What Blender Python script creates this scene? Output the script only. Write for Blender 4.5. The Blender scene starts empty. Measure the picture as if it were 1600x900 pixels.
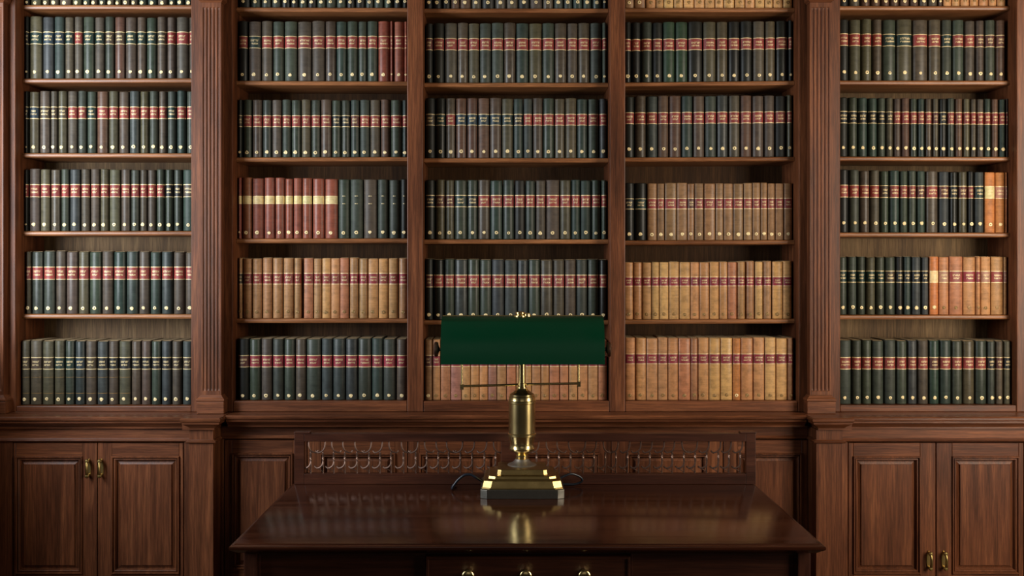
import bpy, bmesh, math, random
from mathutils import Vector, Matrix
random.seed(11)
sc = bpy.context.scene
COL = sc.collection
PI = math.pi

# ------------------------------------------------------------------ camera, light, exposure
F, VX, VY, EYE, CAMD = 1600.0, 797.0, 420.0, 1.52, 4.0      # focal length in pixels, vanishing point, eye height, distance to the bookcase front
cd = bpy.data.cameras.new('camera'); cam = bpy.data.objects.new('camera', cd); COL.objects.link(cam)
cam.location = (0, -CAMD, EYE); cam.rotation_euler = (PI/2, 0, 0)
cd.sensor_width = 36; cd.lens = 36*F/1600
cd.shift_x = (800-VX)/1600; cd.shift_y = -(450-VY)/1600
cd.clip_start = .05
sc.camera = cam
vs = sc.view_settings
vs.view_transform = 'Standard'; vs.look = 'None'; vs.gamma = 1; vs.use_curve_mapping = False
vs.exposure = -.12
sc.cycles.use_denoising = True
sc.cycles.max_bounces = 6; sc.cycles.diffuse_bounces = 3; sc.cycles.glossy_bounces = 4
sc.cycles.sample_clamp_indirect = 4

w = bpy.data.worlds.new('world'); sc.world = w; w.use_nodes = True
w.node_tree.nodes['Background'].inputs[0].default_value = (.8, .85, 1, 1)
w.node_tree.nodes['Background'].inputs[1].default_value = .03

def window_light(name, loc, rot, sx, sy, power, color):
    l = bpy.data.lights.new(name, 'AREA'); l.shape = 'RECTANGLE'; l.size = sx; l.size_y = sy; l.energy = power; l.color = color
    o = bpy.data.objects.new(name, l); COL.objects.link(o); o.location = loc; o.rotation_euler = rot
    return o
# daylight entering by the windows: left side and right side
CANT = math.atan2(.6, .8)                 # the two corner windows stand in canted walls, turned toward the books
def canted(sx, along, out):
    cx, cy = (-2.52, -1.42) if sx > 0 else (-2.7, -2.0)
    return (sx*(cx+.8*along-.6*out), cy-.6*along-.8*out)
def corner_light(name, sx, z, wd, ht, power, color):
    x, y = canted(sx, 0, .05)
    o = window_light(name, (x, y, z), (0, 0, 0), wd, ht, power, color)
    o.rotation_euler = Vector((sx*.6, .8, 0)).to_track_quat('-Z', 'Y').to_euler()
corner_light('daylight_left', 1, 2.05, .85, 1.7, 112, (.88, .94, 1))
corner_light('daylight_right', -1, 1.85, .9, 1.9, 94, (1, .89, .73))
window_light('fill_rear', (.1, -6.15, 2.1), (PI/2, 0, 0), 2.6, 1.7, 5, (1, .93, .84))  # weak fill light added behind the camera, set in the rear opening

# ------------------------------------------------------------------ helpers
def PX(px, D): return (px-VX)*D/F
def PZ(py, D): return EYE-(py-VY)*D/F
def lin(c):
    return tuple(((v/255)/12.92 if v/255 <= .04045 else ((v/255+.055)/1.055)**2.4) for v in c)

class NT:
    def __init__(s, name):
        s.m = bpy.data.materials.new(name); s.m.use_nodes = True
        s.t = s.m.node_tree; s.b = s.t.nodes['Principled BSDF']
    def n(s, t, **kw):
        nd = s.t.nodes.new(t)
        for k, v in kw.items():
            if k in nd.inputs.keys(): nd.inputs[k].default_value = v
            else: setattr(nd, k, v)
        return nd
    def l(s, a, b): s.t.links.new(a, b)
    def mix(s, fac, a, b, mode='MIX'):
        nd = s.n('ShaderNodeMix', data_type='RGBA', blend_type=mode)
        for i, v in ((0, fac), (6, a), (7, b)):
            if hasattr(v, 'is_linked'): s.l(v, nd.inputs[i])
            else: nd.inputs[i].default_value = v if i == 0 else (*v, 1)
        return nd.outputs[2]
    def ramp(s, fac, stops):
        r = s.n('ShaderNodeValToRGB'); s.l(fac, r.inputs[0])
        e = r.color_ramp.elements
        while len(e) < len(stops): e.new(.5)
        for x, (p, c) in zip(e, stops):
            x.position = p; x.color = (*c, 1) if len(c) == 3 else c
        return r.outputs[0]

def wood(name, dark, mid, light, axis='z', rough=.42, spec=.3, fleck=.5, coat=0, bump=.12):
    t = NT(name)
    tc = t.n('ShaderNodeTexCoord'); oi = t.n('ShaderNodeObjectInfo')
    off = t.n('ShaderNodeVectorMath', operation='SCALE'); cmb = t.n('ShaderNodeCombineXYZ')
    for i in range(3): t.l(oi.outputs['Random'], cmb.inputs[i])
    t.l(cmb.outputs[0], off.inputs[0]); off.inputs['Scale'].default_value = 17
    add = t.n('ShaderNodeVectorMath', operation='ADD'); t.l(tc.outputs['Object'], add.inputs[0]); t.l(off.outputs[0], add.inputs[1])
    def mp(along, across):
        m = t.n('ShaderNodeMapping'); t.l(add.outputs[0], m.inputs[0])
        m.inputs['Scale'].default_value = {'x': (along, across, across), 'y': (across, along, across), 'z': (across, across, along)}[axis]
        return m.outputs[0]
    n1 = t.n('ShaderNodeTexNoise', Scale=1.0, Detail=5.0, Roughness=.6, Distortion=.6); t.l(mp(1.6, 30), n1.inputs['Vector'])
    n2 = t.n('ShaderNodeTexNoise', Scale=1.0, Detail=3.0, Roughness=.7); t.l(mp(9, 220), n2.inputs['Vector'])
    n3 = t.n('ShaderNodeTexNoise', Scale=1.0, Detail=2.0); t.l(mp(1.2, 3.5), n3.inputs['Vector'])
    c = t.ramp(n1.outputs['Fac'], [(.3, dark), (.52, mid), (.75, light)])
    c = t.mix(.35, c, t.ramp(n3.outputs['Fac'], [(.3, dark), (.7, light)]))
    f = t.ramp(n2.outputs['Fac'], [(.42, (0, 0, 0)), (.6, (1, 1, 1))])
    pore = t.mix(fleck, (1, 1, 1), f)
    c = t.mix(.8, c, pore, 'MULTIPLY')
    t.l(c, t.b.inputs['Base Color'])
    r = t.n('ShaderNodeMapRange'); t.l(n1.outputs['Fac'], r.inputs[0]); r.inputs[3].default_value = rough-.08; r.inputs[4].default_value = rough+.1
    t.l(r.outputs[0], t.b.inputs['Roughness'])
    t.b.inputs['Specular IOR Level'].default_value = spec
    if coat:
        t.b.inputs['Coat Weight'].default_value = coat; t.b.inputs['Coat Roughness'].default_value = .13
    bp = t.n('ShaderNodeBump', Strength=bump, Distance=.002); t.l(n2.outputs['Fac'], bp.inputs['Height']); t.l(bp.outputs[0], t.b.inputs['Normal'])
    return t.m
WD, WM, WL = lin((58, 29, 16)), lin((104, 57, 33)), lin((152, 92, 56))
M = {}
for ax in 'xyz': M['wood_'+ax] = wood('bookcase_wood_'+ax, WD, WM, WL, ax)
M['shelf'] = wood('worn_shelf_wood', lin((100, 58, 32)), lin((146, 90, 52)), lin((186, 128, 82)), 'x', .36, .45)
M['back'] = wood('back_board_wood', lin((94, 70, 46)), lin((132, 103, 70)), lin((166, 136, 98)), 'z', .6, .2)
M['back_shaded'] = wood('dark_shaded_back_board_wood', lin((52, 33, 18)), lin((80, 53, 30)), lin((108, 76, 46)), 'z', .6, .2)  # darker centre boards, with the shade of those bays put into the colour
DD, DM, DL = lin((42, 19, 11)), lin((64, 31, 19)), lin((92, 50, 30))
for ax in 'xz': M['desk_'+ax] = wood('desk_wood_'+ax, DD, DM, DL, ax, .36, .45, .4)
M['desktop'] = wood('polished_desktop', tuple(v*.7 for v in DD), tuple(v*.7 for v in DM), tuple(v*.7 for v in DL), 'x', .15, .45, .3, bump=.025)
M['ledge'] = wood('polished_ledge', WD, WM, WL, 'x', .28, .5)
M['floor'] = wood('floor_boards', lin((56, 38, 26)), lin((80, 56, 38)), lin((104, 74, 50)), 'y', .4)

def leather():
    t = NT('book_cloth')
    oi = t.n('ShaderNodeObjectInfo'); tc = t.n('ShaderNodeTexCoord')
    cmb = t.n('ShaderNodeCombineXYZ'); mul = t.n('ShaderNodeMath', operation='MULTIPLY'); t.l(oi.outputs['Random'], mul.inputs[0]); mul.inputs[1].default_value = 40
    t.l(mul.outputs[0], cmb.inputs[0]); t.l(mul.outputs[0], cmb.inputs[2])
    geo = t.n('ShaderNodeNewGeometry')
    add = t.n('ShaderNodeVectorMath', operation='ADD'); t.l(geo.outputs['Position'], add.inputs[0]); t.l(cmb.outputs[0], add.inputs[1])
    n1 = t.n('ShaderNodeTexNoise', Scale=38.0, Detail=6.0, Roughness=.7); t.l(add.outputs[0], n1.inputs['Vector'])
    mp = t.n('ShaderNodeMapping'); mp.inputs['Scale'].default_value = (12, 12, 160); t.l(add.outputs[0], mp.inputs[0])
    n2 = t.n('ShaderNodeTexNoise', Scale=1.0, Detail=3.0); t.l(mp.outputs[0], n2.inputs['Vector'])
    v = t.ramp(n1.outputs['Fac'], [(.3, (.6, .6, .6)), (.55, (1, 1, 1)), (.75, (1.0, .98, .92))])
    c = t.mix(1, oi.outputs['Color'], v, 'MULTIPLY')
    v2 = t.ramp(n2.outputs['Fac'], [(.35, (.72, .72, .72)), (.6, (1, 1, 1))])
    c = t.mix(.6, c, v2, 'MULTIPLY')
    t.l(c, t.b.inputs['Base Color'])
    r = t.n('ShaderNodeMapRange'); t.l(oi.outputs['Random'], r.inputs[0]); r.inputs[3].default_value = .36; r.inputs[4].default_value = .58
    t.l(r.outputs[0], t.b.inputs['Roughness']); t.b.inputs['Specular IOR Level'].default_value = .32
    bp = t.n('ShaderNodeBump', Strength=.25, Distance=.0015); t.l(n1.outputs['Fac'], bp.inputs['Height']); t.l(bp.outputs[0], t.b.inputs['Normal'])
    return t.m
M['leather'] = leather()
def label_mat():
    t = NT('title_label_leather'); oi = t.n('ShaderNodeObjectInfo'); geo = t.n('ShaderNodeNewGeometry')
    n1 = t.n('ShaderNodeTexNoise', Scale=60.0, Detail=4.0); t.l(geo.outputs['Position'], n1.inputs['Vector'])
    v = t.ramp(n1.outputs['Fac'], [(.3, (.7, .7, .7)), (.6, (1, 1, 1))])
    t.l(t.mix(1, oi.outputs['Color'], v, 'MULTIPLY'), t.b.inputs['Base Color']); t.b.inputs['Roughness'].default_value = .5
    return t.m
M['label'] = label_mat()
def plain(name, c, rough=.5, metal=0, spec=.5, noise=0, nscale=30):
    t = NT(name); t.b.inputs['Roughness'].default_value = rough; t.b.inputs['Metallic'].default_value = metal
    t.b.inputs['Specular IOR Level'].default_value = spec
    tc = t.n('ShaderNodeTexCoord'); n = t.n('ShaderNodeTexNoise', Scale=float(nscale), Detail=4.0); t.l(tc.outputs['Object'], n.inputs['Vector'])
    d = tuple(x*(1-noise) for x in c)
    t.l(t.ramp(n.outputs['Fac'], [(.35, d), (.65, c)]), t.b.inputs['Base Color'])
    if noise:
        r = t.n('ShaderNodeMapRange'); t.l(n.outputs['Fac'], r.inputs[0]); r.inputs[3].default_value = rough*1.5; r.inputs[4].default_value = rough*.7; t.l(r.outputs[0], t.b.inputs['Roughness'])
    return t.m
M['gilt'] = plain('gilt', lin((240, 216, 162)), .4, .15, .6, .12, 200)
M['old_gilt'] = plain('worn_gilt', lin((158, 124, 74)), .45, .3, .5, .5, 300)
M['paper'] = plain('aged_paper', lin((150, 128, 96)), .8, 0, .2, .3, 80)
M['brass'] = plain('polished_brass', lin((228, 202, 140)), .22, 1, .5, .15, 14)
M['base_brass'] = plain('tarnished_brass', lin((176, 150, 96)), .28, 1, .5, .3, 18)
M['old_brass'] = plain('aged_brass', lin((186, 160, 100)), .32, 1, .5, .35, 40)
M['pewter'] = plain('dull_nickel', lin((166, 160, 150)), .44, 1, .5, .3, 30)
M['plinth'] = plain('grey_metal_plinth', lin((104, 100, 92)), .4, 1, .5, .3, 30)
M['bronze'] = plain('dark_bronze', lin((140, 110, 92)), .36, 1, .5, .3, 40)
M['shade'] = plain('green_glass', lin((0, 48, 27)), .3, 0, .3, .05, 8)
M['shade_in'] = plain('white_glass', lin((215, 215, 205)), .4)
M['iron'] = plain('dark_iron', lin((124, 98, 86)), .34, .75, .5, .3, 60)
M['cord'] = plain('black_cable', lin((24, 30, 40)), .35, 0, .5)
M['plaster'] = plain('painted_plaster', lin((82, 66, 52)), .8, 0, .2, .06, 6)
M['ceiling'] = plain('ceiling_plaster', lin((120, 112, 100)), .85, 0, .2, .04, 5)
M['pane'] = plain('window_paint', lin((200, 196, 186)), .5)

def mesh(name, verts, faces, mats=(), smooth=None):
    me = bpy.data.meshes.new(name); me.from_pydata([tuple(v) for v in verts], [], faces)
    bm = bmesh.new(); bm.from_mesh(me); bmesh.ops.recalc_face_normals(bm, faces=bm.faces); bm.to_mesh(me); bm.free()
    for m in mats: me.materials.append(m)
    if smooth is not None:
        for p in me.polygons: p.use_smooth = True
        me.set_sharp_from_angle(angle=math.radians(smooth))
    me.update()
    return me
def link(name, me, parent=None, loc=(0, 0, 0)):
    o = bpy.data.objects.new(name, me); COL.objects.link(o); o.location = loc
    if parent: o.parent = parent
    return o
class MB:
    def __init__(s): s.v = []; s.f = []; s.mi = []; s.cur = 0
    def add(s, v, f):
        k = len(s.v); s.v += [tuple(p) for p in v]; s.f += [tuple(i+k for i in q) for q in f]; s.mi += [s.cur]*len(f); return s
    def box(s, x0, x1, y0, y1, z0, z1):
        return s.add([(x0,y0,z0),(x1,y0,z0),(x1,y1,z0),(x0,y1,z0),(x0,y0,z1),(x1,y0,z1),(x1,y1,z1),(x0,y1,z1)],
                     [(0,3,2,1),(4,5,6,7),(0,1,5,4),(1,2,6,5),(2,3,7,6),(3,0,4,7)])
    def rings(s, rs, cap0=True, cap1=True, closed=False):   # loft loops of equal length
        n = len(rs[0]); v = [p for r in rs for p in r]; f = []
        m = len(rs)
        for i in range(m if closed else m-1):
            for j in range(n):
                a, b = i*n, ((i+1) % m)*n; f.append((a+j, a+(j+1) % n, b+(j+1) % n, b+j))
        if cap0 and not closed: f.append(tuple(range(n))[::-1])
        if cap1 and not closed: f.append(tuple((m-1)*n+j for j in range(n)))
        return s.add(v, f)
    def prism(s, prof, x0, x1):      # (y,z) profile drawn out along x
        return s.rings([[(x0, y, z) for y, z in prof], [(x1, y, z) for y, z in prof]])
    def lathe(s, prof, c=(0,0,0), axis='z', n=40):   # prof: (height, radius)
        rs = []
        for h, r in prof:
            ring = []
            for k in range(n):
                a = 2*PI*k/n; p = (r*math.cos(a), r*math.sin(a), h)
                p = {'z': p, 'y': (p[0], h, p[1]), 'x': (h, p[0], p[1])}[axis]
                ring.append((c[0]+p[0], c[1]+p[1], c[2]+p[2]))
            rs.append(ring)
        return s.rings(rs)
    def tube(s, pts, r, n=10):
        pts = [Vector(p) for p in pts]; rs = []
        rr = r if isinstance(r, (list, tuple)) else [r]*len(pts)
        t0 = (pts[1]-pts[0]).normalized(); u = t0.orthogonal().normalized()
        for i, p in enumerate(pts):
            t = (pts[min(i+1, len(pts)-1)]-pts[max(i-1, 0)]).normalized()
            u = (u-t*u.dot(t)).normalized(); v = t.cross(u)
            rs.append([p+(u*math.cos(2*PI*k/n)+v*math.sin(2*PI*k/n))*rr[i] for k in range(n)])
        return s.rings(rs)
    def go(s, name, mat, parent=None, bevel=0, smooth=None, loc=(0,0,0)):
        ms = mat if isinstance(mat, (list, tuple)) else [mat]
        o = link(name, mesh(name, s.v, s.f, ms, smooth), parent, loc)
        if len(ms) > 1:
            for p, k in zip(o.data.polygons, s.mi): p.material_index = k
        if bevel:
            b = o.modifiers.new('bevel', 'BEVEL'); b.width = bevel; b.segments = 2; b.limit_method = 'ANGLE'; b.angle_limit = math.radians(40)
            b.harden_normals = False
        return o
def spline(pts, n=8):
    P = [Vector(p) for p in pts]; out = []
    for i in range(len(P)-1):
        a, b, c, d = P[max(i-1,0)], P[i], P[i+1], P[min(i+2, len(P)-1)]
        for k in range(n):
            t = k/n; out.append(.5*((2*b)+(c-a)*t+(2*a-5*b+4*c-d)*t*t+(3*b-a-3*c+d)*t**3))
    return out+[P[-1]]
def tag(o, label=None, cat=None, group=None, kind=None):
    for k, v in (('label', label), ('category', cat), ('group', group), ('kind', kind)):
        if v: o[k] = v
    return o
def empty(name, loc, label, cat, group=None):
    o = bpy.data.objects.new(name, None); COL.objects.link(o); o.location = loc; o.empty_display_size = .05
    return tag(o, label, cat, group)
def sweep(path, prof):
    """A moulding: prof (outward, z) carried along the XY polyline path with mitred corners; outward is to the right of the walk."""
    mb = MB(); n = len(path); rs = []
    for i in range(n):
        p = Vector(path[i]); ds = []
        if i > 0: ds.append((p-Vector(path[i-1])).normalized())
        if i < n-1: ds.append((Vector(path[i+1])-p).normalized())
        ns = [Vector((d.y, -d.x)) for d in ds]
        nn = ns[0] if len(ns) == 1 else (ns[0]+ns[1])/(1+ns[0].dot(ns[1]))
        rs.append([(p.x+nn.x*o, p.y+nn.y*o, z) for o, z in prof])
    return mb.rings(rs)

# ------------------------------------------------------------------ the room
RX, RY0, RZ = 3.4, -6.1, 3.15
def struct(o): o['kind'] = 'structure'; return o
struct(MB().box(-RX-.5, RX+.5, RY0-.2, .6, -.1, 0).go('floor', M['floor']))
struct(MB().box(-RX-.5, RX+.5, RY0-.2, .6, RZ, RZ+.1).go('ceiling', M['ceiling']))
struct(MB().box(-RX-.2, RX+.2, .36, .5, 0, RZ).go('wall_back', M['plaster']))
struct(MB().box(-RX-.16, -RX, RY0, .36, 0, RZ).go('wall_left', M['plaster']))
struct(MB().box(RX, RX+.16, RY0, .36, 0, RZ).go('wall_right', M['plaster']))
for sx, nm, wz0, wz1 in ((1, 'wall_corner_left', 1.15, 2.9), (-1, 'wall_corner_right', .85, 2.85)):
    mb = MB()
    def seg(a, b, z0, z1):
        p = [canted(sx, a, 0), canted(sx, b, 0), canted(sx, b, .14), canted(sx, a, .14)]
        mb.rings([[(x, y, z0) for x, y in p], [(x, y, z1) for x, y in p]])
    seg(-.75, -.57, 0, RZ); seg(.57, 1.0, 0, RZ); seg(-.57, .57, 0, wz0); seg(-.57, .57, wz1, RZ)
    struct(mb.go(nm, M['plaster']))
    wf = MB()
    for a in (-.57, -.02, .53):
        p = [canted(sx, a, .01), canted(sx, a+.04, .01), canted(sx, a+.04, .04), canted(sx, a, .04)]
        wf.rings([[(x, y, wz0) for x, y in p], [(x, y, wz1) for x, y in p]])
    for z in (wz0, (wz0+wz1)/2, wz1-.04):
        p = [canted(sx, -.57, .012), canted(sx, .57, .012), canted(sx, .57, .038), canted(sx, -.57, .038)]
        wf.rings([[(x, y, z) for x, y in p], [(x, y, z+.04) for x, y in p]])
    struct(wf.go('window_1' if sx > 0 else 'window_2', M['pane']))
struct(MB().box(-RX, -1.2, RY0-.16, RY0, 0, RZ).box(1.4, RX, RY0-.16, RY0, 0, RZ).box(-1.2, 1.4, RY0-.16, RY0, 0, 1.25).box(-1.2, 1.4, RY0-.16, RY0, 2.95, RZ).go('wall_front', M['plaster']))

# ------------------------------------------------------------------ bookcases
Zl = PZ(643.6, 4.0)                # top of the ledge
ZT = 2.92
YB = .245                          # face of the back boards
DSH, DSP = 4.05, 4.062             # distance of shelf edges and of book spines
BX = [(25, 299), (363.5, 636), (661, 952.5), (977, 1247.5), (1312.5, 1588)]
BX = [(PX(a, 4.0), PX(b, 4.0)) for a, b in BX]
SH = [[(7.4, 7.2), (122.5, 122), (239, 239.3), (361.3, 361), (490.8, 491.3), (634.5, 634.5)],
      [(10.9, 11.8), (126, 126.9), (245.8, 245), (373, 372.6), (497.9, 497.9), (627, 627)],
      [(12.8, 12.8), (129, 129), (246.9, 246.9), (374, 374), (500.3, 500.3), (627, 627)],
      [(11.9, 11.6), (128.6, 125.8), (245.9, 244.7), (375.8, 374.9), (499.6, 498.4), (627, 627)],
      [(8.8, 8.8), (125.5, 125.7), (244.5, 245), (363.2, 363.6), (492.2, 492.2), (633.3, 633.3)]]
def shelf_z(b, r, x):
    x0, x1 = BX[b]; t = (x-x0)/(x1-x0); yl, yr = SH[b][r]
    D = DSH if r < 5 else 4.0
    return PZ(yl+(yr-yl)*t, D)
ROWS = ['topmost', 'second', 'third', 'fourth', 'fifth', 'bottom']
BAYS = ['leftmost bay', 'second bay', 'centre bay', 'fourth bay', 'rightmost bay']

def shelf_mesh(b, r, parent):
    x0, x1 = BX[b][0]+.001, BX[b][1]-.001; th = .0178; y0 = DSH-4
    prof = [(YB-.002, 0), (y0+.006, 0), (y0+.002, -.002), (y0, -.006), (y0, -th+.005), (y0+.003, -th+.001), (y0+.008, -th), (YB-.002, -th)]
    mb = MB(); mb.rings([[(x0, y, shelf_z(b, r, x0)+z) for y, z in prof], [(x1, y, shelf_z(b, r, x1)+z) for y, z in prof]])
    return mb.go('shelf', M['shelf'], parent, smooth=40)

struct(MB().box(-2.14, -2.05, -1.0, -.2, 0, 1.28).go('added_shade_stub_left', M['wood_z'], bevel=.004))  # unseen stub added beside the frame to shade the lower-left cupboards
def bookcase(bays, x_left, x_right, fy, label):
    root = empty('bookcase', ((x_left+x_right)/2, .1, Zl), label, 'bookcase')
    inv = Vector(root.location)
    def part(mb, name, mat, bevel=.002, smooth=None):
        mb.v = [(v[0]-inv.x, v[1]-inv.y, v[2]-inv.z) for v in mb.v]
        return mb.go(name, mat, root, bevel, smooth)
    first, last = bays[0], bays[-1]
    edges = [x_left]+[x for b in bays for x in BX[b]]+[x_right]
    for i in range(0, len(edges), 2):
        part(MB().box(edges[i], edges[i+1], fy, YB, Zl, ZT), 'stile', M['wood_z'], .003)
    for b in bays:
        x0, x1 = BX[b]
        part(MB().box(x0-.02 if b > 0 else x0-.03, x1+.02, YB+.0005, YB+.018, Zl, ZT), 'back_board', M['back_shaded' if b in (1, 2, 3) else 'back'], 0)
        zb = shelf_z(b, 5, x0)
        part(MB().box(x0+.0005, x1-.0005, fy+.003, YB-.001, Zl, zb), 'bottom_rail', M['wood_x'], .003)
        for r in range(5):
            o = shelf_mesh(b, r, root)
            for v in o.data.vertices: v.co -= inv
        z7 = shelf_z(b, 0, x0)+.31
        part(MB().box(x0+.001, x1-.001, DSH-4, YB-.001, z7, z7+.018), 'shelf', M['wood_x'], .003)
    part(MB().box(x_left, x_right, fy-.004, YB+.018, ZT, ZT+.1), 'top_rail', M['wood_x'], .003)
    part(sweep([(x_left, fy), (x_right, fy)], [(-.02, ZT+.1), (.02, ZT+.1), (.03, ZT+.13), (.06, ZT+.16), (.08, ZT+.2), (-.02, ZT+.2)]), 'cornice', M['wood_x'], 0, 30)
    return root
XL, XR = PX(9, 4.0), PX(1604, 4.0)
XPL0, XPL1 = PX(316, 3.95), PX(343, 3.95)
bookcase([0], XL, PX(331, 4.0), -.004, 'tall dark wood bookcase filled with dark volumes, at the far left')
bookcase([1, 2, 3], PX(331.05, 4.0), PX(1282, 4.0), 0, 'wide wooden central bookcase of three bays behind the brass lamp')
bookcase([4], PX(1282.05, 4.0), XR, -.004, 'tall wooden bookcase at the far right with orange volumes among dark ones')

def pilaster(px0, px1, label):
    D = 3.955; x0, x1 = PX(px0, D), PX(px1, D); c = (x0+x1)/2; hw = (x1-x0)/2; fy = D-4; by = -.0045
    root = empty('pilaster', (c, fy, Zl), label, 'pilaster', 'fluted pilasters between the bookcases')
    z_b, z_p = PZ(617, D)-Zl, PZ(627, D)-Zl          # base moulding
    zt = PZ(4, D)-Zl
    nf = 5; pitch = 2*hw*.9/nf; gr = pitch*.40
    def row(z, d):
        pts = [(-hw, by-fy, z), (-hw, 0, z)]
        for k in range(nf):
            cx = -hw*.9+pitch*(k+.5)
            for j in range(9):
                a = PI*j/8; pts.append((cx-gr*math.cos(a), gr*.85*math.sin(a)*d, z))
        pts += [(hw, 0, z), (hw, by-fy, z)]
        return pts
    f0, f1 = PZ(611.5, D)-Zl, PZ(11, D)-Zl
    rs = [row(z_b, 0), row(f0, 0)]
    for k in range(1, 6): rs.append(row(f0+.012*k/5, math.sqrt(1-(1-k/5)**2)))
    for k in range(5, -1, -1): rs.append(row(f1-.012*k/5, math.sqrt(max(0, 1-(1-k/5)**2))))
    rs.append(row(zt, 0))
    MB().rings(rs).go('shaft', M['wood_z'], root, smooth=32)
    wpl = hw+.014
    def oct_(hx, f, z): return [(-hx, by-fy, z), (-hx, -f, z), (hx, -f, z), (hx, by-fy, z)]
    MB().rings([oct_(wpl, .013, z_p), oct_(wpl+.002, .016, z_p+.003), oct_(wpl+.002, .016, z_p+.009), oct_(wpl-.002, .011, z_p+.013), oct_(wpl-.009, .006, z_p+.02), oct_(wpl-.011, .003, z_b)]).go('base_moulding', M['wood_x'], root, .001)
    MB().rings([oct_(wpl, .013, .0005), oct_(wpl, .013, z_p)]).go('plinth', M['wood_x'], root, .002)
    MB().rings([oct_(hw+.002, .002, zt), oct_(hw+.004, .006, zt+.004), oct_(hw+.011, .012, zt+.009), oct_(hw+.011, .014, zt+.03), oct_(hw+.02, .024, zt+.05), oct_(hw+.02, .024, zt+.35)]).go('capital', M['wood_x'], root, .001)
    return root
pilaster(314.5, 345.5, 'fluted wooden pilaster between the leftmost and second bays of books')
pilaster(1265.5, 1298.5, 'fluted wooden pilaster between the fourth and rightmost bays of books')
pilaster(-26, 5, 'fluted wooden pilaster at the left edge of the leftmost bay')

# ------------------------------------------------------------------ ledge and lower cupboards
LPROF = lambda back: [(-back, Zl), (-.004, Zl), (0, Zl-.004), (0, Zl-.012), (-.003, Zl-.016), (-.006, Zl-.017), (-.006, Zl-.024), (-.012, Zl-.028), (-.022, Zl-.034), (-.03, Zl-.042), (-.032, Zl-.048), (-back, Zl-.048)]
YO, YP, YC = -.095, -.13, -.03          # fronts of the outer cupboards, the pedestals and the centre cupboards
LO, LP, LC = -.14, -.172, -.10
Zd = PZ(692, 3.905)                      # top of the doors
bl0, bl1 = PX(281, 3.83), PX(344, 3.83)
br0, br1 = PX(1269.5, 3.83), PX(1335, 3.83)
def ledge_piece(path, back, label):
    # the shelf-like ledge: moulded front; a board fills the space to the bookcase
    mb = sweep(path, LPROF(.05))
    xs = [p[0] for p in path]
    mb.box(min(xs)+.002, max(xs)-.002, max(p[1] for p in path if True)+.045 if False else LC+.045, .0, Zl-.024, Zl-.0002)
    o = mb.go('ledge', M['ledge'], None, smooth=30)
    return tag(o, label, 'ledge')
def outer_ledge(xa, xb, blk0, blk1, left, label):
    pts = [(xa, LO), (blk0, LO), (blk0, LP), (blk1, LP), (blk1, .0)] if left else [(blk0, .0), (blk0, LP), (blk1, LP), (blk1, LO), (xb, LO)]
    mb = sweep(pts, LPROF(.032))
    # top board filling the inside of the moulding up to the bookcase
    d = .03
    if left:
        mb.box(xa, blk0, LO+d, -.0005, Zl-.048, Zl); mb.box(blk0, blk1-d, LP+d, -.0005, Zl-.048, Zl-.0001)
    else:
        mb.box(blk1, xb, LO+d, -.0005, Zl-.048, Zl); mb.box(blk0+d, blk1, LP+d, -.0005, Zl-.048, Zl-.0001)
    o = mb.go('ledge', M['ledge'], None, smooth=30)
    return tag(o, label, 'ledge')
outer_ledge(-2.3, None, bl0, bl1, True, 'moulded wooden ledge above the left pair of cupboard doors')
outer_ledge(None, 2.3, br0, br1, False, 'moulded wooden ledge above the right pair of cupboard doors')
mb = sweep([(bl1+.0005, LC), (br0-.0005, LC)], LPROF(.032)); mb.box(bl1+.0005, br0-.0005, LC+.03, -.0005, Zl-.048, Zl)
tag(mb.go('ledge', M['ledge'], None, smooth=30), 'long moulded wooden ledge under the three central bays behind the desk', 'ledge')

def rect_ring(x0, x1, z0, z1, y): return [(x0, y, z0), (x1, y, z0), (x1, y, z1), (x0, y, z1)]
def panel_front(mb, o, p, fy, back=.02, boards=True):
    """one panelled front: o the outer rectangle, p the moulding's outer rectangle (x0,x1,z0,z1); material 0 runs up, 1 runs across"""
    def ins(i, y): return rect_ring(p[0]+i, p[1]-i, p[2]+i, p[3]-i, fy+y)
    e = .0016
    def board(x0, x1, z0, z1):
        mb.rings([rect_ring(x0, x1, z0, z1, fy+back), rect_ring(x0, x1, z0, z1, fy+e), rect_ring(x0+e, x1-e, z0+e, z1-e, fy)])
    mb.cur = 0; board(o[0], p[0]+.002, o[2], o[3]); board(p[1]-.002, o[1], o[2], o[3])
    mb.cur = 1; board(p[0]+.002, p[1]-.002, o[2], p[2]+.002); board(p[0]+.002, p[1]-.002, p[3]-.002, o[3])
    mb.cur = 0
    return mb.rings([ins(.0, .006), ins(.0005, -.004), ins(.0025, -.0075), ins(.0055, -.0075), ins(.0075, -.004), ins(.008, .0005), ins(.0105, .0005), ins(.011, -.0025), ins(.0135, -.003), ins(.0155, -.001), ins(.018, .006), ins(.019, .0105), ins(.022, .0105),
           ins(.0325, .0055), ins(.0335, .0015), ins(.0355, 0.0015)], cap0=False)
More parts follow.
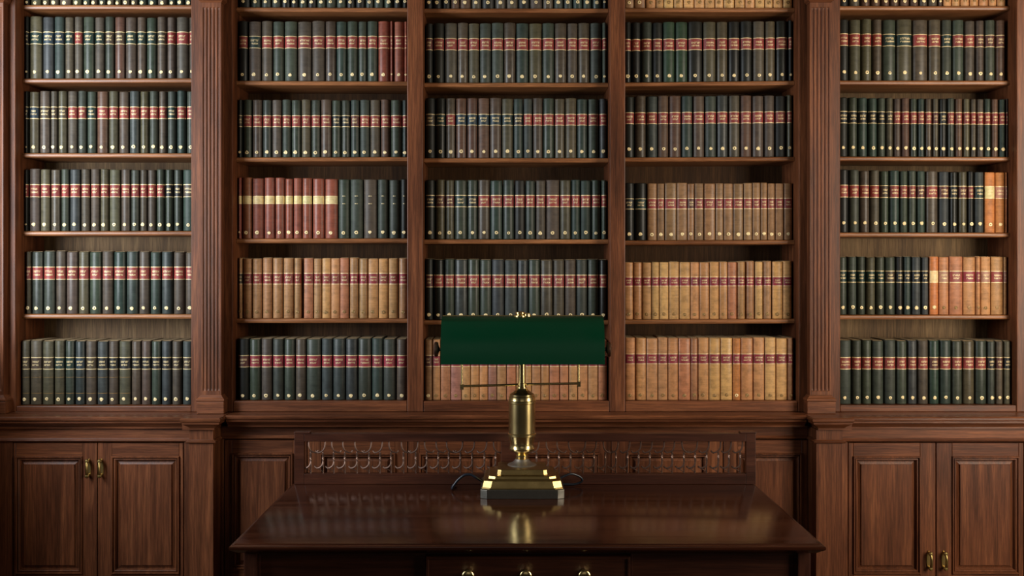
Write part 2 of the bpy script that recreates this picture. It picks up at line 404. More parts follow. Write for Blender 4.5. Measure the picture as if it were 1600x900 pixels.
def handle(door, x, z, fy, flip=1):
    mb = MB()
    mb.rings([[(x+a, fy, z+b) for a, b in ring] for ring in ()] or [[(x+.008*s*math.cos(t), fy-.0003, z+.036*math.sin(t)) for t in [2*PI*k/20 for k in range(20)]] for s in (1,)]+[[(x+.008*math.cos(t), fy-.003, z+.036*math.sin(t)) for t in [2*PI*k/20 for k in range(20)]]])
    for dz in (.028, -.028):
        mb.lathe([(fy-.003, .005), (fy-.016, .0042), (fy-.018, .0075), (fy-.024, .0085), (fy-.028, .006), (fy-.029, .001)], (x, 0, z+dz), 'y', 16)
    mb.tube(spline([(x, fy-.021, z+.028), (x+.001, fy-.027, z+.015), (x+.001, fy-.029, z), (x+.001, fy-.027, z-.015), (x, fy-.021, z-.028)], 6), .0052, 12)
    return mb.go('handle', M['old_brass'], door, smooth=40)
def cupboard(x0, x1, fy, doors, label, handles, zb=.16, ped=None):
    root = empty('cupboard', ((x0+x1)/2, .0, 0), label, 'cupboard')
    ox = root.location.x
    zf0, zf1 = PZ(690, 3.905), Zl-.0485
    body = MB().box(x0-ox, x1-ox, fy+.021, .0, .1, zf1-.0005)
    body.box(x0-ox, x1-ox, fy, fy+.0205, zf0, zf1-.0005)                    # frieze board
    prev = x0; body.cur = 1
    for d in doors: 
        if d[0]-prev > .001: body.box(prev-ox, d[0]-ox-.001, fy, fy+.0205, .1, zf0)
        prev = d[1]
    if x1-prev > .001: body.box(prev-ox+.001, x1-ox, fy, fy+.0205, .1, zf0)
    body.go('body', [M['wood_x'], M['wood_z']], root, .0015)
    MB().box(x0-ox, x1-ox, fy-.012, fy+.02, 0, .12).go('plinth', M['wood_x'], root, .003)
    bead = sweep([(x0-ox, fy), (x1-ox, fy)], [(-.001, zf0), (.006, zf0), (.010, zf0+.003), (.011, zf0+.006), (.009, zf0+.009), (.005, zf0+.011), (.004, zf0+.013), (-.001, zf0+.014)])
    bead.go('bead', M['wood_x'], root, smooth=40)
    for i, d in enumerate(doors):
        o = panel_front(MB(), (d[0]-ox+.0018, d[1]-ox-.0018, zb, Zd), (d[2]-ox, d[3]-ox, PZ(897, 3.905), PZ(712.5, 3.905)), fy).go('door', [M['wood_z'], M['wood_x']], root, smooth=25)
        for hx, hz in handles:
            if d[0] <= hx <= d[1]: handle(o, hx-ox, hz, fy)
    if ped:                                          # the square pedestal that carries the pilaster
        a, b, inner = ped; a -= ox; b -= ox; sb = -.048
        la, lb = (-.001, sb) if inner > 0 else (sb, -.001)
        pz = MB().box(a, b, YP, -.001, .1, zf1-.0005).go('pedestal', M['wood_z'], root, .002)
        sweep([(a, la if inner > 0 else lb), (a, YP), (b, YP), (b, sb)] if inner > 0 else [(a, sb), (a, YP), (b, YP), (b, -.001)], [(-.001, zf0), (.006, zf0), (.010, zf0+.003), (.011, zf0+.006), (.009, zf0+.009), (.005, zf0+.011), (.004, zf0+.013), (-.001, zf0+.014)]).go('bead', M['wood_x'], root, smooth=40)
        MB().box(a-.012, b+.012, YP-.012, sb, 0, .1).go('plinth', M['wood_x'], root, .003)
    return root
P = lambda px: PX(px, 3.905)
PC = lambda px: PX(px, 3.97)
xp0, xp1 = PX(295.5, 3.87), PX(333.5, 3.87)
xq0, xq1 = PX(1275, 3.87), PX(1316.5, 3.87)
cupboard(-2.3, xp0-.001, YO, [(P(20), P(152), P(24), P(129.5)), (P(152), P(287), P(174), P(281))], 'dark wooden cupboard below the leftmost bookcase with two panelled doors',
         [(P(139.5), PZ(731, 3.9)), (P(159), PZ(731, 3.9))], ped=(xp0, xp1, 1))
cupboard(xq1+.001, 2.3, YO, [(P(1325), P(1462.5), P(1332.5), P(1438.5)), (P(1462.5), P(1600), P(1487), P(1592.5))], 'wooden cupboard below the rightmost bookcase with two lighter panelled doors',
         [(P(1450.5), PZ(875, 3.9)), (P(1474), PZ(875, 3.9))], ped=(xq0, xq1, -1))
cupboard(xp1+.001, xq0-.001, YC, [(PC(350), PC(480), PC(362), PC(458)), (PC(480), PC(637), PC(500), PC(618)), (PC(637), PC(797), PC(655), PC(777)), (PC(797), PC(955), PC(817), PC(937)), (PC(955), PC(1130), PC(980), PC(1107)), (PC(1130), PC(1263), PC(1152), PC(1253))],
         'long wooden panelled cupboard behind the desk', [])
# ------------------------------------------------------------------ desk
def desk():
    hd = .76; cx = .047
    Df, Db = 2.82, 3.61
    yF, yBk = Df-4, Db-4
    root = empty('writing_desk', (cx, (yF+yBk)/2, 0), 'dark polished wooden writing desk with a low grilled gallery along its back', 'desk')
    ix, iy = root.location.x, root.location.y
    x0, x1 = PX(357, Df)-ix, PX(1291, Df)-ix
    y0, y1 = yF-iy, yBk-iy+.03
    def R(i, z): return [(x0+i, y0+i, z), (x1-i, y0+i, z), (x1-i, y1-i*.3, z), (x0+i, y1-i*.3, z)]
    MB().rings([R(.03, hd-.03), R(.02, hd-.028), R(.012, hd-.022), R(.006, hd-.019), R(.001, hd-.015), R(0, hd-.011), R(.001, hd-.007), R(.005, hd-.004), R(.012, hd-.003), R(.014, hd-.0005), R(.016, hd)]).go('desktop', M['desktop'], root, smooth=35)
    zt = hd-.031
    fy = y0+.045
    bx0, bx1 = x0+.03, x1-.03
    lw = .036
    for a in (bx0, bx1-lw):
        for b in (fy, y1-.06-lw):
            MB().box(a, a+lw, b, b+lw, 0, zt).go('leg', M['desk_z'], root, .002)
    Dq = iy+4+fy
    dx0, dx1 = PX(665, Dq)-ix, PX(985, Dq)-ix
    zb = zt-.16
    for a, b in ((bx0+lw, dx0-.002), (dx1+.002, bx1-lw)):
        MB().rings([rect_ring(a, b, zb, zt, fy+.03), rect_ring(a, b, zb, zt, fy+.012), rect_ring(a+.006, b-.006, zb+.006, zt-.012, fy+.012), rect_ring(a+.007, b-.007, zb+.007, zt-.013, fy+.015)]).go('apron', M['desk_x'], root, smooth=25)
    MB().box(bx0, bx0+.018, fy+lw, y1-.06-lw, zb, zt).go('side_panel', M['desk_x'], root, .001)
    MB().box(bx1-.018, bx1, fy+lw, y1-.06-lw, zb, zt).go('side_panel', M['desk_x'], root, .001)
    MB().box(bx0+lw, bx1-lw, y1-.085, y1-.065, .25, zt).go('modesty_panel', M['desk_x'], root, .001)
    # the wide drawer with its beaded edge and three knobs
    zd = zt-.014
    rs = [rect_ring(dx0, dx1, zb, zd, fy+.03), rect_ring(dx0, dx1, zb, zd, fy+.003), rect_ring(dx0+.002, dx1-.002, zb+.002, zd-.002, fy), rect_ring(dx0+.007, dx1-.007, zb+.007, zd-.007, fy), rect_ring(dx0+.009, dx1-.009, zb+.009, zd-.009, fy+.004), rect_ring(dx0+.012, dx1-.012, zb+.012, zd-.012, fy+.004)]
    dr = MB().rings(rs).go('drawer', M['desk_x'], root, smooth=25)
    for px in (731.5, 821.5, 913):
        kx, kz = PX(px, Dq-.02)-ix, PZ(899, Dq-.02)
        MB().lathe([(fy+.004, .011), (fy+.001, .011), (fy-.001, .0075), (fy-.008, .006), (fy-.016, .0085), (fy-.023, .0145), (fy-.027, .0172), (fy-.0295, .0178), (fy-.032, .0165), (fy-.034, .012), (fy-.035, .005), (fy-.0352, .0005)], (kx, 0, kz), 'y', 32).go('knob', M['brass'], dr, smooth=50)
    MB().box(dx0, dx1, fy+.03, fy+.04, zd, zt).go('rail', M['desk_x'], root)
    # gallery along the back edge
    gy0 = Db-4-iy; gy1 = gy0+.026
    g0, g1 = PX(460, Db)-ix, PX(1181, Db)-ix
    ztop, zo1, zo0 = PZ(677.5, Db), PZ(690, Db), PZ(740.5, Db)
    m0, m1 = PX(783, Db)-ix, PX(812, Db)-ix
    sw = PX(475, Db)-PX(460, Db); 
    gal = MB().box(g0+sw, g1-sw, gy0, gy1, hd+.0005, zo0).box(g0+sw, g1-sw, gy0, gy1, zo1, ztop).box(m0, m1, gy0+.001, gy1-.001, zo0, zo1)
    gal.box(g0, g0+sw, gy0-.001, gy1, hd+.0005, ztop).box(g1-sw, g1, gy0-.001, gy1, hd+.0005, ztop)
    gal.box(g0-.001, g0+.055, gy0-.003, gy1+.002, ztop, ztop+.006).box(g1-.055, g1+.001, gy0-.003, gy1+.002, ztop, ztop+.006)
    go = gal.go('gallery', M['desk_x'], root, .0015)
    gc = (gy0+gy1)/2; H = zo1-zo0; pitch = PX(517.8, Db)-PX(500, Db)
    for a, b in ((g0+sw, m0), (m1, g1-sw)):
        gr = MB(); n = int(round((b-a)/pitch)); p = (b-a)/n
        for k in range(n):
            x = a+p*(k+.55); j = random.uniform(-.003, .003); x += j
            up = random.choice((1, 1, -1)); lo = 1
            gr.tube(spline([(x+.008*up, gc-.002, zo1+.002), (x+.006*up, gc-.006, zo1-.18*H), (x-.002*up, gc-.006, zo1-.30*H), (x-.018*up, gc-.003, zo1-.36*H), (x-.026*up, gc+.001, zo1-.30*H)], 5), [.0028]*21, 6)
            # twisted stem
            st = [(x+.0012*math.cos(t*1.4), gc-.004+.0012*math.sin(t*1.4), zo1-H*(.34+.3*t/14)) for t in range(15)]
            gr.tube(st, .0026, 6); gr.tube([(2*x-a_, 2*(gc-.004)-b_, c_) for a_, b_, c_ in st], .0026, 6)
            gr.tube(spline([(x, gc-.004, zo1-.62*H), (x-.002, gc-.008, zo1-.72*H), (x-.010, gc-.008, zo1-.80*H), (x-.022, gc-.004, zo1-.83*H), (x-.030, gc, zo1-.78*H)], 5), [.003]*21, 6)
            gr.tube([(x, gc, zo0-.002), (x, gc, zo0+.10*H), (x+.001, gc, zo0+.4*H), (x, gc, zo0+.66*H)], .0019, 6)
            gr.tube(spline([(x-.02, gc+.002, zo0+.14*H), (x-.008, gc+.002, zo0+.09*H), (x, gc+.002, zo0+.02*H)], 4), .0016, 6)
        gr.go('grille', M['iron'], go, smooth=50)
    return root, hd
DESK, HD = desk()

# ------------------------------------------------------------------ banker's lamp
def lamp():
    D = 3.5; cx = PX(815.6, D); k = D/1600/2.728         # metres per pixel of the close-up
    root = empty('banker_lamp', (cx, D-4, HD+.0005), 'brass desk lamp with a long dark green shade standing on the dark desk', 'lamp')
    def ch(hx, hy, c, z, q=.58): return [(x, y-.016, z) for x, y in ((-hx+c, -hy), (hx-c, -hy), (hx, -hy+c*q), (hx, hy-c*q), (hx-c, hy), (-hx+c, hy), (-hx, hy-c*q), (-hx, -hy+c*q))]
    h1 = .139
    dp = .108
    MB().rings([ch(h1, dp, .022, 0), ch(h1, dp, .022, .003), ch(h1, dp, .022, .029), ch(h1-.002, dp-.002, .022, .031)]).go('plinth', M['plinth'], root, .001)
    MB().rings([ch(h1-.004, dp-.004, .026, .0312), ch(h1-.004, dp-.004, .026, .0335), ch(h1-.006, dp-.006, .028, .0345), ch(h1-.0115, dp-.0095, .028, .056), ch(h1-.0145, dp-.0125, .028, .0585),
                ch(h1-.026, dp-.018, .022, .0625), ch(h1-.028, dp-.019, .022, .070), ch(h1-.031, dp-.021, .02, .0715),
                ch(h1-.055, dp-.034, .012, .073), ch(h1-.057, dp-.036, .012, .0885), ch(h1-.059, dp-.038, .012, .09)]).go('base', M['base_brass'], root, .0008)
    zc = PZ(731, D)-HD          # scale so that the close-up's rows become heights
    def zz(yc): return PZ(470+yc/2.728, D)-HD
    zb = .09
    f = zz(672)
    MB().lathe([(zb, 62*k), (zb+.002, 60*k), (zb+(f-zb)*.25, 48*k), (zb+(f-zb)*.5, 38*k), (zb+(f-zb)*.75, 31*k), (f, 27*k)]).go('neck', M['pewter'], root, smooth=50)
    prof = [(672,27),(670,24),(667,24),(666,21),(662,21),(661,24),(657,24),(656,22),(650,26),(643,34),(638,44),(634,48),(628,49),(624,47),(612,45),(600,46),(585,49),(576,51),(574,54),(566,54),(563,51),
            (437,51),(434,54),(426,54),(423,51),(416,50),(408,50),(405,47),(398,47),(394,43),(388,34),(380,24),(372,20),(368,19),(366,16),(352,16),(350,13.5),(262,13.5)]
    MB().lathe([(zz(y), r*k) for y, r in [(y_, r_*1.12) for y_, r_ in prof]], n=48).go('column', M['brass'], root, smooth=35)
    # cross arms with the uprights that carry the shade
    za = zz(358); ax0, ax1 = (225-479)*k, (722-479)*k
    arm = MB()
    arm.tube([(-.012, 0, za), (ax0, -.03, za-.002)], .0042, 12).tube([(.012, 0, za+.001), (ax1, .012, za+.003)], .0042, 12)
    for ax, ay, dz in ((ax0, -.03, -.003), (ax1, .012, .002)):
        arm.box(ax-.006, ax+.006, ay-.006, ay+.006, za+dz-.01, za+dz+.008)
    arm.go('arm', M['brass'], root, smooth=35)
    for ax, ay, dz in ((ax0, -.03, .004), (ax1, .012, .009)):
        MB().tube([(ax, ay, za+dz), (ax, ay, zz(200))], .0036, 10).go('upright', M['brass'], root, smooth=50)
    # shade: a long glass hood, open below
    xs0, xs1 = (689.3-797)*3.43/1600-cx, (944-797)*3.43/1600-cx
    z1 = PZ(495, 3.46)-HD; z0 = PZ(570, 3.4)-HD
    H = z1-z0
    outer = []
    for i in range(15):
        a = PI/2*i/14; outer.append((-.02-.078*math.sin(a)**.9*1.0, z0+H*(.0+1.0*math.cos(a)**.75) if i < 14 else z0))
    outer = [(.012, z1)]+outer
    back = [(.075*math.sin(PI/2*i/8)+.012, z1-.10*(1-math.cos(PI/2*i/8))) for i in range(1, 9)]
    path = back[::-1]+outer
    t = .005
    inner = []
    for i, p in enumerate(path):
        a, b = Vector(path[max(i-1, 0)]), Vector(path[min(i+1, len(path)-1)]); d = (b-a).normalized()
        inner.append((p[0]+d.y*-t if False else p[0]-d.y*t*-1*-1, p[1]+d.x*t*1))
    # the inside lies toward the middle of the hood
    mid = Vector((0, z0+.04))
    inner = [tuple(Vector(p)+(mid-Vector(p)).normalized()*t) for p in path]
    loop = path+inner[::-1]
    sh = MB().rings([[(xs0, y, z) for y, z in loop], [(xs0-.0+.0, y, z) for y, z in loop], [(xs1, y, z) for y, z in loop]], cap0=False, cap1=False)
    n = len(path)
    for x in (xs0, xs1):
        sgn = 1 if x == xs0 else -1
        A = [(x, y, z) for y, z in path]; B = [(x+sgn*.004, y, z) for y, z in path]
        sh.add(A+[(x, path[0][0], z0+.05)], [tuple(range(n+1))])
        sh.add(B+[(x+sgn*.004, path[0][0], z0+.05)], [tuple(range(n+1))])
    so = sh.go('shade', M['shade'], root, smooth=40)
    MB().tube([(xs0+.001, -.004, z1+.0012), (xs1-.001, -.004, z1+.0012)], .0022, 8).go('rim', M['brass'], root, smooth=50)
    yk = PZ(546.5, 3.46)-HD
    for x, s in ((xs0, -1), (xs1, 1)):
        MB().lathe([(x, .006), (x+s*.008, .006), (x+s*.010, .009), (x+s*.013, .0235), (x+s*.018, .026), (x+s*.024, .025), (x+s*.028, .018), (x+s*.029, .003)], (0, -.03, yk), 'x', 28).go('shade_knob', M['bronze'], root, smooth=40)
    fm = MB().lathe([(z1-.002, .021), (z1+.002, .021), (z1+.003, .015), (z1+.006, .014), (z1+.009, .0165), (z1+.013, .0165), (z1+.016, .012), (z1+.017, .001)], (-.006, -.012, 0), 'z', 24)
    fm.lathe([(z1-.002, .012), (z1+.008, .011), (z1+.011, .008), (z1+.012, .001)], (.018, -.012, 0), 'z', 20)
    fm.go('finial', M['brass'], root, smooth=35)
    # cable
    def c(px, py, d): return (PX(px, d)-cx, d-D, PZ(py, d)-HD)
    zc = .0066
    def flat(pts, n): return [(p.x, p.y, max(p.z, zc-.001)) for p in spline(pts, n)]
    def k3(px, py, d): return (PX(px, d)-cx, d-D, max(zc, PZ(py, d)-HD))
    MB().tube(flat([(-.125, .02, .022), k3(745, 747, 3.50), k3(736, 742, 3.50), k3(726, 742.5, 3.50), k3(716, 750, 3.50), k3(709, 759, 3.50), (PX(706.5, 3.5)-cx, .004, .0075), (PX(706.5, 3.52)-cx, .025, zc), (PX(708, 3.56)-cx, .06, zc), (PX(712, 3.585)-cx, .085, zc)], 8), .0045, 10).go('cable', M['cord'], root, smooth=60)
    MB().tube(flat([(.125, .05, .03), k3(890, 741, 3.56), k3(902, 743, 3.57), k3(909, 748, 3.575), k3(908, 753, 3.58), k3(898, 757, 3.58), (PX(886, 3.58)-cx, .078, zc), (PX(868, 3.58)-cx, .076, zc), (.06, .074, zc)], 8), .004, 10).go('cable', M['cord'], root, smooth=60)
    return root
lamp()

# ------------------------------------------------------------------ books
PAL = {'K': (33, 33, 29), 'G': (59, 65, 55), 'F': (46, 64, 46), 'T': (50, 62, 54), 'B': (58, 62, 60), 'N': (79, 69, 58), 'W': (88, 65, 52), 'O': (80, 74, 56),
       'R': (136, 74, 58), 'C': (188, 136, 88), 'H': (202, 155, 98), 'P': (176, 118, 82), 'Q': (160, 112, 94), 'D': (166, 122, 82), 'U': (140, 104, 72), 'A': (188, 118, 64), 'S': (142, 86, 58)}
CN = {'K': ('black_book', 'black cloth'), 'G': ('green_book', 'dark green cloth'), 'F': ('green_book', 'forest green cloth'), 'T': ('green_book', 'blue-green cloth'), 'B': ('blue_book', 'blue-grey cloth'),
      'N': ('brown_book', 'grey-brown cloth'), 'W': ('brown_book', 'warm brown cloth'), 'O': ('brown_book', 'olive brown cloth'), 'R': ('red_book', 'red cloth'), 'C': ('tan_book', 'tan leather'),
      'H': ('tan_book', 'honey tan leather'), 'P': ('tan_book', 'pinkish tan leather'), 'Q': ('tan_book', 'mauve tan leather'), 'D': ('tan_book', 'mottled tan leather'), 'U': ('tan_book', 'brown leather'), 'A': ('tan_book', 'orange leather'), 'S': ('red_book', 'russet cloth')}
LAB = {'r': (134, 54, 48), 'm': (136, 42, 52), 'g': (24, 46, 40), 't': (30, 48, 58), 'k': (26, 26, 26), 'n': (66, 54, 40), 'd': (88, 46, 38), 'y': (216, 194, 134), 'v': (172, 120, 98), 'R': (140, 62, 52)}
LN = {'r': 'red title label', 'm': 'crimson title label', 'g': 'dark green title label', 't': 'blue title label', 'k': 'black title label', 'n': 'brown title label', 'd': 'maroon title label',
      'y': 'cream title label', 'v': 'faded title label', 'R': 'red title label', '-': 'gilt title'}
# shelf rows: bay, row, x of the crop's left side, its scale, edges, colours, labels, top (left, right), label (top, bottom), stamp y, label slope
S7 = 1600/280; S3 = 1600/300
DATA = [
 (0,0,25,S7,[60,118,220,293,378,490,583,658,725,800,873,935,1015,1085,1163,1255,1352,1425,1498,1575],'KOONNOGNGNONNTTNGTG','',(-86,-86),None,4),
 (0,1,25,S7,[50,110,225,330,425,510,588,693,783,870,968,1070,1155,1250,1340,1422,1537,1610],'KOBTNNGNGWNNGNNNN','kgttgrggnngggnrrr',(25.4,26.5),(50.2,68),112),
 (0,2,25,S7,[50,105,198,297,365,450,543,623,710,817,907,1003,1097,1180,1265,1343,1428,1515,1600],'KONNONGGWONBOGNGTG','ktnnnrrgrrrrrrrgrr',(142.4,142),(167.3,184.6),229.5),
 (0,3,25,S7,[50,105,208,300,390,470,570,655,743,822,925,1017,1097,1168,1243,1322,1400,1480,1600],'KNONGBNNOONGNNGGGT','rrrrrrrrrrrrrrrkkn',(264,265),(288.8,307),351),
 (0,4,25,S7,[45,130,235,342,437,545,645,758,862,973,1088,1188,1290,1397,1503,1605],'OGGNNOGNTTNTBNN','rrrrrrrrrrrrrrr',(392.5,394),(417.6,436),481.5),
 (0,5,25,S7,[12,115,225,332,428,518,613,713,817,908,1020,1110,1200,1290,1383,1477,1575],'OOOOGBNBNONNGBNB','nnnggtnkkkkkkknn',(532.6,534),(559.2,576.5),623.6),
 (1,0,364,S7,[30,150,245,340,425,512,583,660,745,828,918,1008,1090,1178,1253,1345,1430,1510,1600],'KGGGKKGKGGGKKGGGKK','',(-84,-84),None,2.6),
 (1,1,364,S7,[30,130,248,352,452,572,700,820,918,1015,1112,1195,1290,1400,1432,1527,1600],'KNNGGNNNTGGGRRRR','rgrrrrrrrrrrRRRR',(32.4,32.8),(57,74.4),116.4),
 (1,2,364,S7,[30,82,168,258,343,432,515,605,693,780,877,962,1045,1128,1220,1313,1405,1508,1595],'KGNGNGGOGNGGTGNWGB','nrrrrrrrrrkkdrrrrr',(156,155),(180.8,197.3),238),
 (1,3,364,S7,[30,76,165,272,372,460,535,612,705,815,935,1042,1160,1288,1388,1493,1595],'RSRRRRRRRRGGNGGK','yyyyyyyyyy------',(277.5,280.5),(306.5,318),363.3),
 (1,4,364,S7,[30,82,168,258,348,442,540,606,628,715,792,872,952,1033,1120,1205,1297,1388,1475,1575],'DDDDDDD_PDCCPDDCCCD','nrrrrrr_rrrrrmmmrrm',(403.5,403.5),(427.5,443.5),487.4),
 (1,5,364,S7,[38,140,245,348,450,552,650,785,887,1000,1112,1235,1338,1455,1560],'KGNGGNGBBBGTGN','dmmmmmmmmmmmmm',(529.5,529.5),(556,573),618),
 (2,0,660,S3,[15,85,160,235,310,405,492,603,697,797,895,1000,1095,1175,1252,1335,1415,1500,1560],'KKKWWNKNNKNNGGTTGK','',(-82,-82),None,3.4),
 (2,1,660,S3,[15,88,182,290,382,475,573,678,777,887,998,1100,1205,1297,1397,1498,1562],'KKNNOGGNTOGNNNGG','drrrrrrrrrrrrrrr',(35.6,35.6),(60.4,77.3),119.4),
 (2,2,660,S3,[15,106,192,277,370,460,560,658,757,840,918,1005,1098,1190,1287,1378,1475,1562],'KKNWWWNOTBNGOOTGB','ngrttttgkrrrrrrrr',(152.6,154),(178.8,195),236.6),
 (2,3,660,S3,[15,104,188,267,372,462,563,670,765,857,940,1030,1145,1240,1315,1408,1490,1562],'KOOGGNTGKGNNOTTGG','kddgkrrrrrrrrrrrr',(280.8,281.5),(305.6,322.5),363.8),
 (2,4,660,S3,[12,90,178,268,378,477,577,683,790,882,982,1088,1187,1282,1377,1475,1558],'KKGBGGBBBGNNNGGK','drrrrrrrrrrrrrrr',(405.3,405.8),(430.3,448),492),
 (2,5,660,S3,[20,80,150,235,325,400,473,545,620,700,780,858,910,987,1057,1143,1220,1295,1380,1465,1540],'UCPQCCCQCPCCCCPPCCCP','dmmmmmmmmmmmmmmmmmmm',(531,531.6),(555.6,572),617.8),
 (3,0,970,S7,[35,120,222,315,385,475,560,657,753,842,920,1017,1112,1202,1288,1362,1450,1537,1585],'UUCCHHHHHHHHHHHHHH','',(-82,-82),None,3.5),
 (3,1,970,S7,[30,95,182,282,377,487,602,735,855,960,1070,1178,1290,1387,1497,1554],'KKGKFFKOOKKNOKK','rrrrrrrrrrrrrrr',(34.8,32),(60.5,77),118,-3),
 (3,2,970,S7,[30,125,228,333,432,543,645,753,858,962,1070,1175,1283,1380,1485,1552],'KNBWWTNGBNWNNKO','rrrrrrrrrrrrrrr',(150.2,148.4),(175.5,192),232,-2),
 (3,3,970,S7,[30,125,235,325,393,502,597,660,742,848,920,1005,1098,1177,1250,1312,1380,1458,1537,1580],'KKUUUUUUUUUUUUUUUUU','kgrrrrdrrrrrrrrrrrr',(286.3,286),(310.5,325.8),365.8,-1),
 (3,4,970,S7,[30,112,190,275,345,430,523,623,702,792,880,957,1038,1117,1200,1272,1353,1450,1530,1585],'CCCHHHCCCCCPDDHDHHU','mmmmmmmmmmmmmmmmmmd',(409.8,408.5),(433.2,446.5),491,-.5),
 (3,5,970,S7,[28,130,228,333,422,515,625,690,790,890,1000,1073,1183,1287,1387,1490,1550],'CCCCCPPCHHACCHHD','mmmmmmmmmmmmmmmm',(528.3,528.3),(553.4,568),617.5),
 (4,0,1308,S7,[20,110,212,303,395,477,563,655,737,815,905,950,1025,1103,1187,1270,1355,1430,1512,1555],'KNWWWWWWNNWCCCCCCCC','',(-86,-86),None,1),
 (4,1,1308,S7,[18,113,222,320,410,535,680,820,938,1035,1143,1243,1325,1420,1512,1565],'KOONGONNGGNNGWO','rrrrggrrgrrdddg',(29,32),(54.2,71.5),114,3),
 (4,2,1308,S7,[15,105,190,280,365,442,510,580,657,725,790,857,918,990,1058,1130,1195,1252,1320,1385,1450,1510,1562],'KGTTGONWGTNNKGWONNTWTN','kkkkknrrrrrdkrrrrrrrrr',(152,154.5),(175.5,192.7),231.5,2.5),
 (4,3,1308,S7,[15,112,207,300,390,472,565,640,715,797,912,1010,1087,1172,1230,1320,1415,1505,1552],'KGNNGTGGTNBKOKBAAA','rrrrnrrrdrdkdrgyvv',(265.3,269),(290.8,308.5),349.3,2.5),
 (4,4,1308,S7,[10,97,183,262,350,432,530,595,668,757,828,912,1005,1128,1243,1283,1375,1490,1554],'GGGOGGKTBBAPPCCCCC','gggggnkkkkyvrmmvrv',(401.5,401),(424,440.8),480.5,.5),
 (4,5,1308,S7,[10,135,225,317,425,535,633,725,825,920,1030,1128,1240,1347,1420,1492,1560],'GGGGGGBNTTGOGGNO','rrrrrrrrdrrrrkdk',(532,533),(559,576.3),621.3),
]
def spine_y(u, bulge): return bulge*(1-math.sqrt(max(0, 1-(2*u)**2*.975)))
def cover_mesh(bulge, depth, round_=1):
    us = [-.5, -.493, -.478, -.455, -.42, -.37, -.3, -.2, -.1, 0, .1, .2, .3, .37, .42, .455, .478, .493, .5]
    def ring(z, push):
        pts = [(u*(1-push*.0), spine_y(u, bulge)+push, z) for u in us]
        return pts+[(.5, depth, z), (-.5, depth, z)]
    rs = [ring(0, .0025), ring(.006, .0004), ring(.012, 0), ring(.985, 0), ring(.994, .0006), ring(1, .003)]
    mb = MB().rings(rs)
    return mesh('cover', mb.v, mb.f, [M['leather']], 50)
def patch(z0, z1, u0, u1, bulge, lift, n=8):
    v, f = [], []
    for i in range(n+1):
        u = u0+(u1-u0)*i/n
        y = spine_y(u, bulge)-lift
        v += [(u, y, z0), (u, y, z1)]
    for i in range(n): f.append((2*i, 2*i+2, 2*i+3, 2*i+1))
    return v, f
def label_mesh(bulge):
    v, f = patch(0, 1, -.488, .488, bulge, .0007, 24)
    return mesh('title_label', v, f, [M['label']], 60)
def tooling_mesh(bulge, seed, letters=True, mark=False):
    rnd = random.Random(seed); mb = MB()
    mb.add(*patch(-.05, .005, -.488, .488, bulge, .0011, 24)); mb.add(*patch(.995, 1.05, -.488, .488, bulge, .0011, 24))
    if letters:
        for zc, hh, wmax in ((.64, .085, .33), (.36, .07, .30)):
            x = -wmax*rnd.uniform(.75, 1); end = -x+rnd.uniform(-.05, .04)
            while x < end:
                wl = rnd.uniform(.05, .085); st = .018
                kind = rnd.randrange(5)
                a, b = zc-hh, zc+hh
                mb.add(*patch(a, b, x, x+st, bulge, .0011, 1))
                if kind in (0, 1, 3): mb.add(*patch(a, b, x+wl-st, x+wl, bulge, .0011, 1))
                if kind in (0, 2, 4): mb.add(*patch(b-.035, b, x, x+wl, bulge, .0011, 1))
                if kind in (1, 2): mb.add(*patch(zc-.018, zc+.018, x, x+wl, bulge, .0011, 1))
                if kind in (3, 2): mb.add(*patch(a, a+.035, x, x+wl, bulge, .0011, 1))
                x += wl+rnd.uniform(.022, .03)
    return mesh('gilt_tooling', mb.v, mb.f, [M['gilt']])
def stamp_mesh(seed):
    rnd = random.Random(seed); mb = MB(); n = 16; R_ = .0068
    rr = [R_*(1+.05*math.sin(3*2*PI*k/n+seed)+rnd.uniform(-.05, .05)) for k in range(n)]
    def ring(s, y): return [(rr[k]*s*math.cos(2*PI*k/n), y, rr[k]*s*math.sin(2*PI*k/n)) for k in range(n)]
    if seed % 3 == 0: rs = [ring(1, .0015), ring(1, 0), ring(.8, -.0006), ring(.45, -.0006), ring(.36, .0008)]
    else: rs = [ring(1, .0015), ring(1, 0), ring(.82, -.0005), ring(.62, 0), ring(.4, -.0008), ring(.1, -.001)]
    mb.rings(rs)
    return mesh('gilt_stamp', mb.v, mb.f, [M['gilt']], 40)
BUL = {'round': .0185, 'flat': .009}
DEP = .165
COVER = {k: cover_mesh(b, DEP) for k, b in BUL.items()}
LABEL = {k: label_mesh(b) for k, b in BUL.items()}
TOOL = {k: [tooling_mesh(b, 31*i+7) for i in range(14)] for k, b in BUL.items()}
RULE = {k: tooling_mesh(b, 3, False) for k, b in BUL.items()}
STAMP = [stamp_mesh(i) for i in range(7)]
STAMP2 = []
for m_ in STAMP:
    c_ = m_.copy(); c_.name = 'gilt_stamp'; c_.materials[0] = M['old_gilt']; STAMP2.append(c_)
v_, f_ = patch(-.0009, .0009, -.488, .488, BUL['round'], .0009, 24); FILLET = mesh('gilt_fillet', v_, f_, [M['old_gilt']])
mb = MB().box(-.44, .44, .016, DEP-.006, 0, 1); PAPER = mesh('text_block', mb.v, mb.f, [M['paper']])
def ordinal(n): return f"{n}{'th' if 10 <= n % 100 <= 20 else {1: 'st', 2: 'nd', 3: 'rd'}.get(n % 10, 'th')}"
def part(name, me, parent, loc, scale, color=None):
    o = bpy.data.objects.new(name, me); COL.objects.link(o); o.parent = parent; o.location = loc; o.scale = scale
    if color: o.color = (*color, 1)
    return o
def jit(c, a):
    l = lin(c); m = 1+random.uniform(-a, a); return tuple(max(0, min(1, v*m*(1+random.uniform(-.06, .06)))) for v in l)
NB = 0
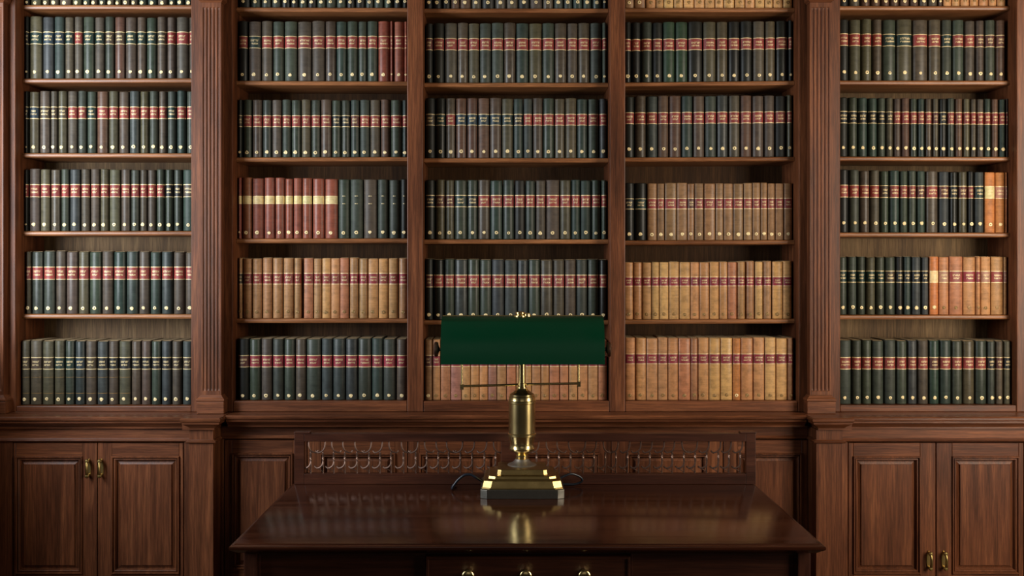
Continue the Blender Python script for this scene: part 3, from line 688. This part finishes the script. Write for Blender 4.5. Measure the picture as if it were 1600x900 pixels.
for row in DATA:
    bay, r, cx0, s, ed, cols, labs, top, lab, dot = row[:10]; slope = row[10] if len(row) > 10 else 0
    D = DSP if r < 5 else 4.03
    wl, wr = BX[bay]
    px = [cx0+e/s for e in ed]
    X = [min(max(PX(p, D), wl+.003), wr-.003) for p in px]
    n_here = 0
    real = [i for i in range(len(cols)) if cols[i] != '_']
    for i in real:
        n_here += 1
        a, b = X[i], X[i+1]
        if b-a < .006: print('THIN', bay, r, i, b-a); continue
        wdt = (b-a)*.95-.001; xc = (a+b)/2; t = (xc-wl)/(wr-wl)
        cc = cols[i]; lc = labs[i] if labs else ''
        kind = 'flat' if cc in 'CHPUAQ' else 'round'
        zb = shelf_z(bay, r, xc)+.0005
        zt = PZ(top[0]+(top[1]-top[0])*t+random.uniform(-.8, .8), D)
        y = D-4+random.uniform(-.0015, .002)
        nm, cn = CN[cc]
        ln = ('with '+LN[lc]+',') if lc else 'cut off above,'
        root = empty(nm, (xc, y, zb), f"{cn} book {ln} {ordinal(n_here)} from left, {ROWS[r]} shelf, {BAYS[bay]}", 'book', f"books on the {ROWS[r]} shelf of the {BAYS[bay]}")
        h = zt-zb
        part('cover', COVER[kind], root, (0, 0, 0), (wdt, 1, h), jit(PAL[cc], .12))
        if r >= 4: part('text_block', PAPER, root, (0, 0, h-.012), (wdt*.92, .98, .0135))
        if lc:
            zl1, zl0 = PZ(lab[0]+slope*(t-.5), D)-zb, PZ(lab[1]+slope*(t-.5), D)-zb
            if lc == 'y': zl1 -= 0; 
            if lc == '-':
                part('gilt_tooling', RULE[kind], root, (0, 0, zl0), (wdt*.6, 1, zl1-zl0))
            else:
                L = part('title_label', LABEL[kind], root, (0, 0, zl0), (wdt, 1, zl1-zl0), jit(LAB[lc], .1))
                tl = part('gilt_tooling', random.choice(TOOL[kind]), L, (0, 0, 0), (1, 1, 1))
        zs = PZ(dot+slope*(t-.5)+random.uniform(-.6, .6), D)-zb
        if bay == 0 and r == 5 and n_here <= 10:         # the ribbed spines of this set: two gilt fillets across the foot
            for py in (614.5, 589.5): part('gilt_fillet', FILLET, root, (0, 0, PZ(py, D)-zb), (wdt, 1, 1))
        if wdt > .012:
            so = part('gilt_stamp', random.choice(STAMP2 if cc in 'CHPQD' else STAMP), root, (random.uniform(-.06, .02)*wdt, -.0006, zs), (min(1, wdt/.026),)*1+(1, 1))
            so.rotation_euler = (0, random.uniform(0, 6), 0); k_ = min(1, wdt/.024)*random.uniform(.88, 1.1); so.scale = (k_, 1, k_)
        NB += 1
print('BOOKS', NB, 'OBJECTS', len(bpy.data.objects))
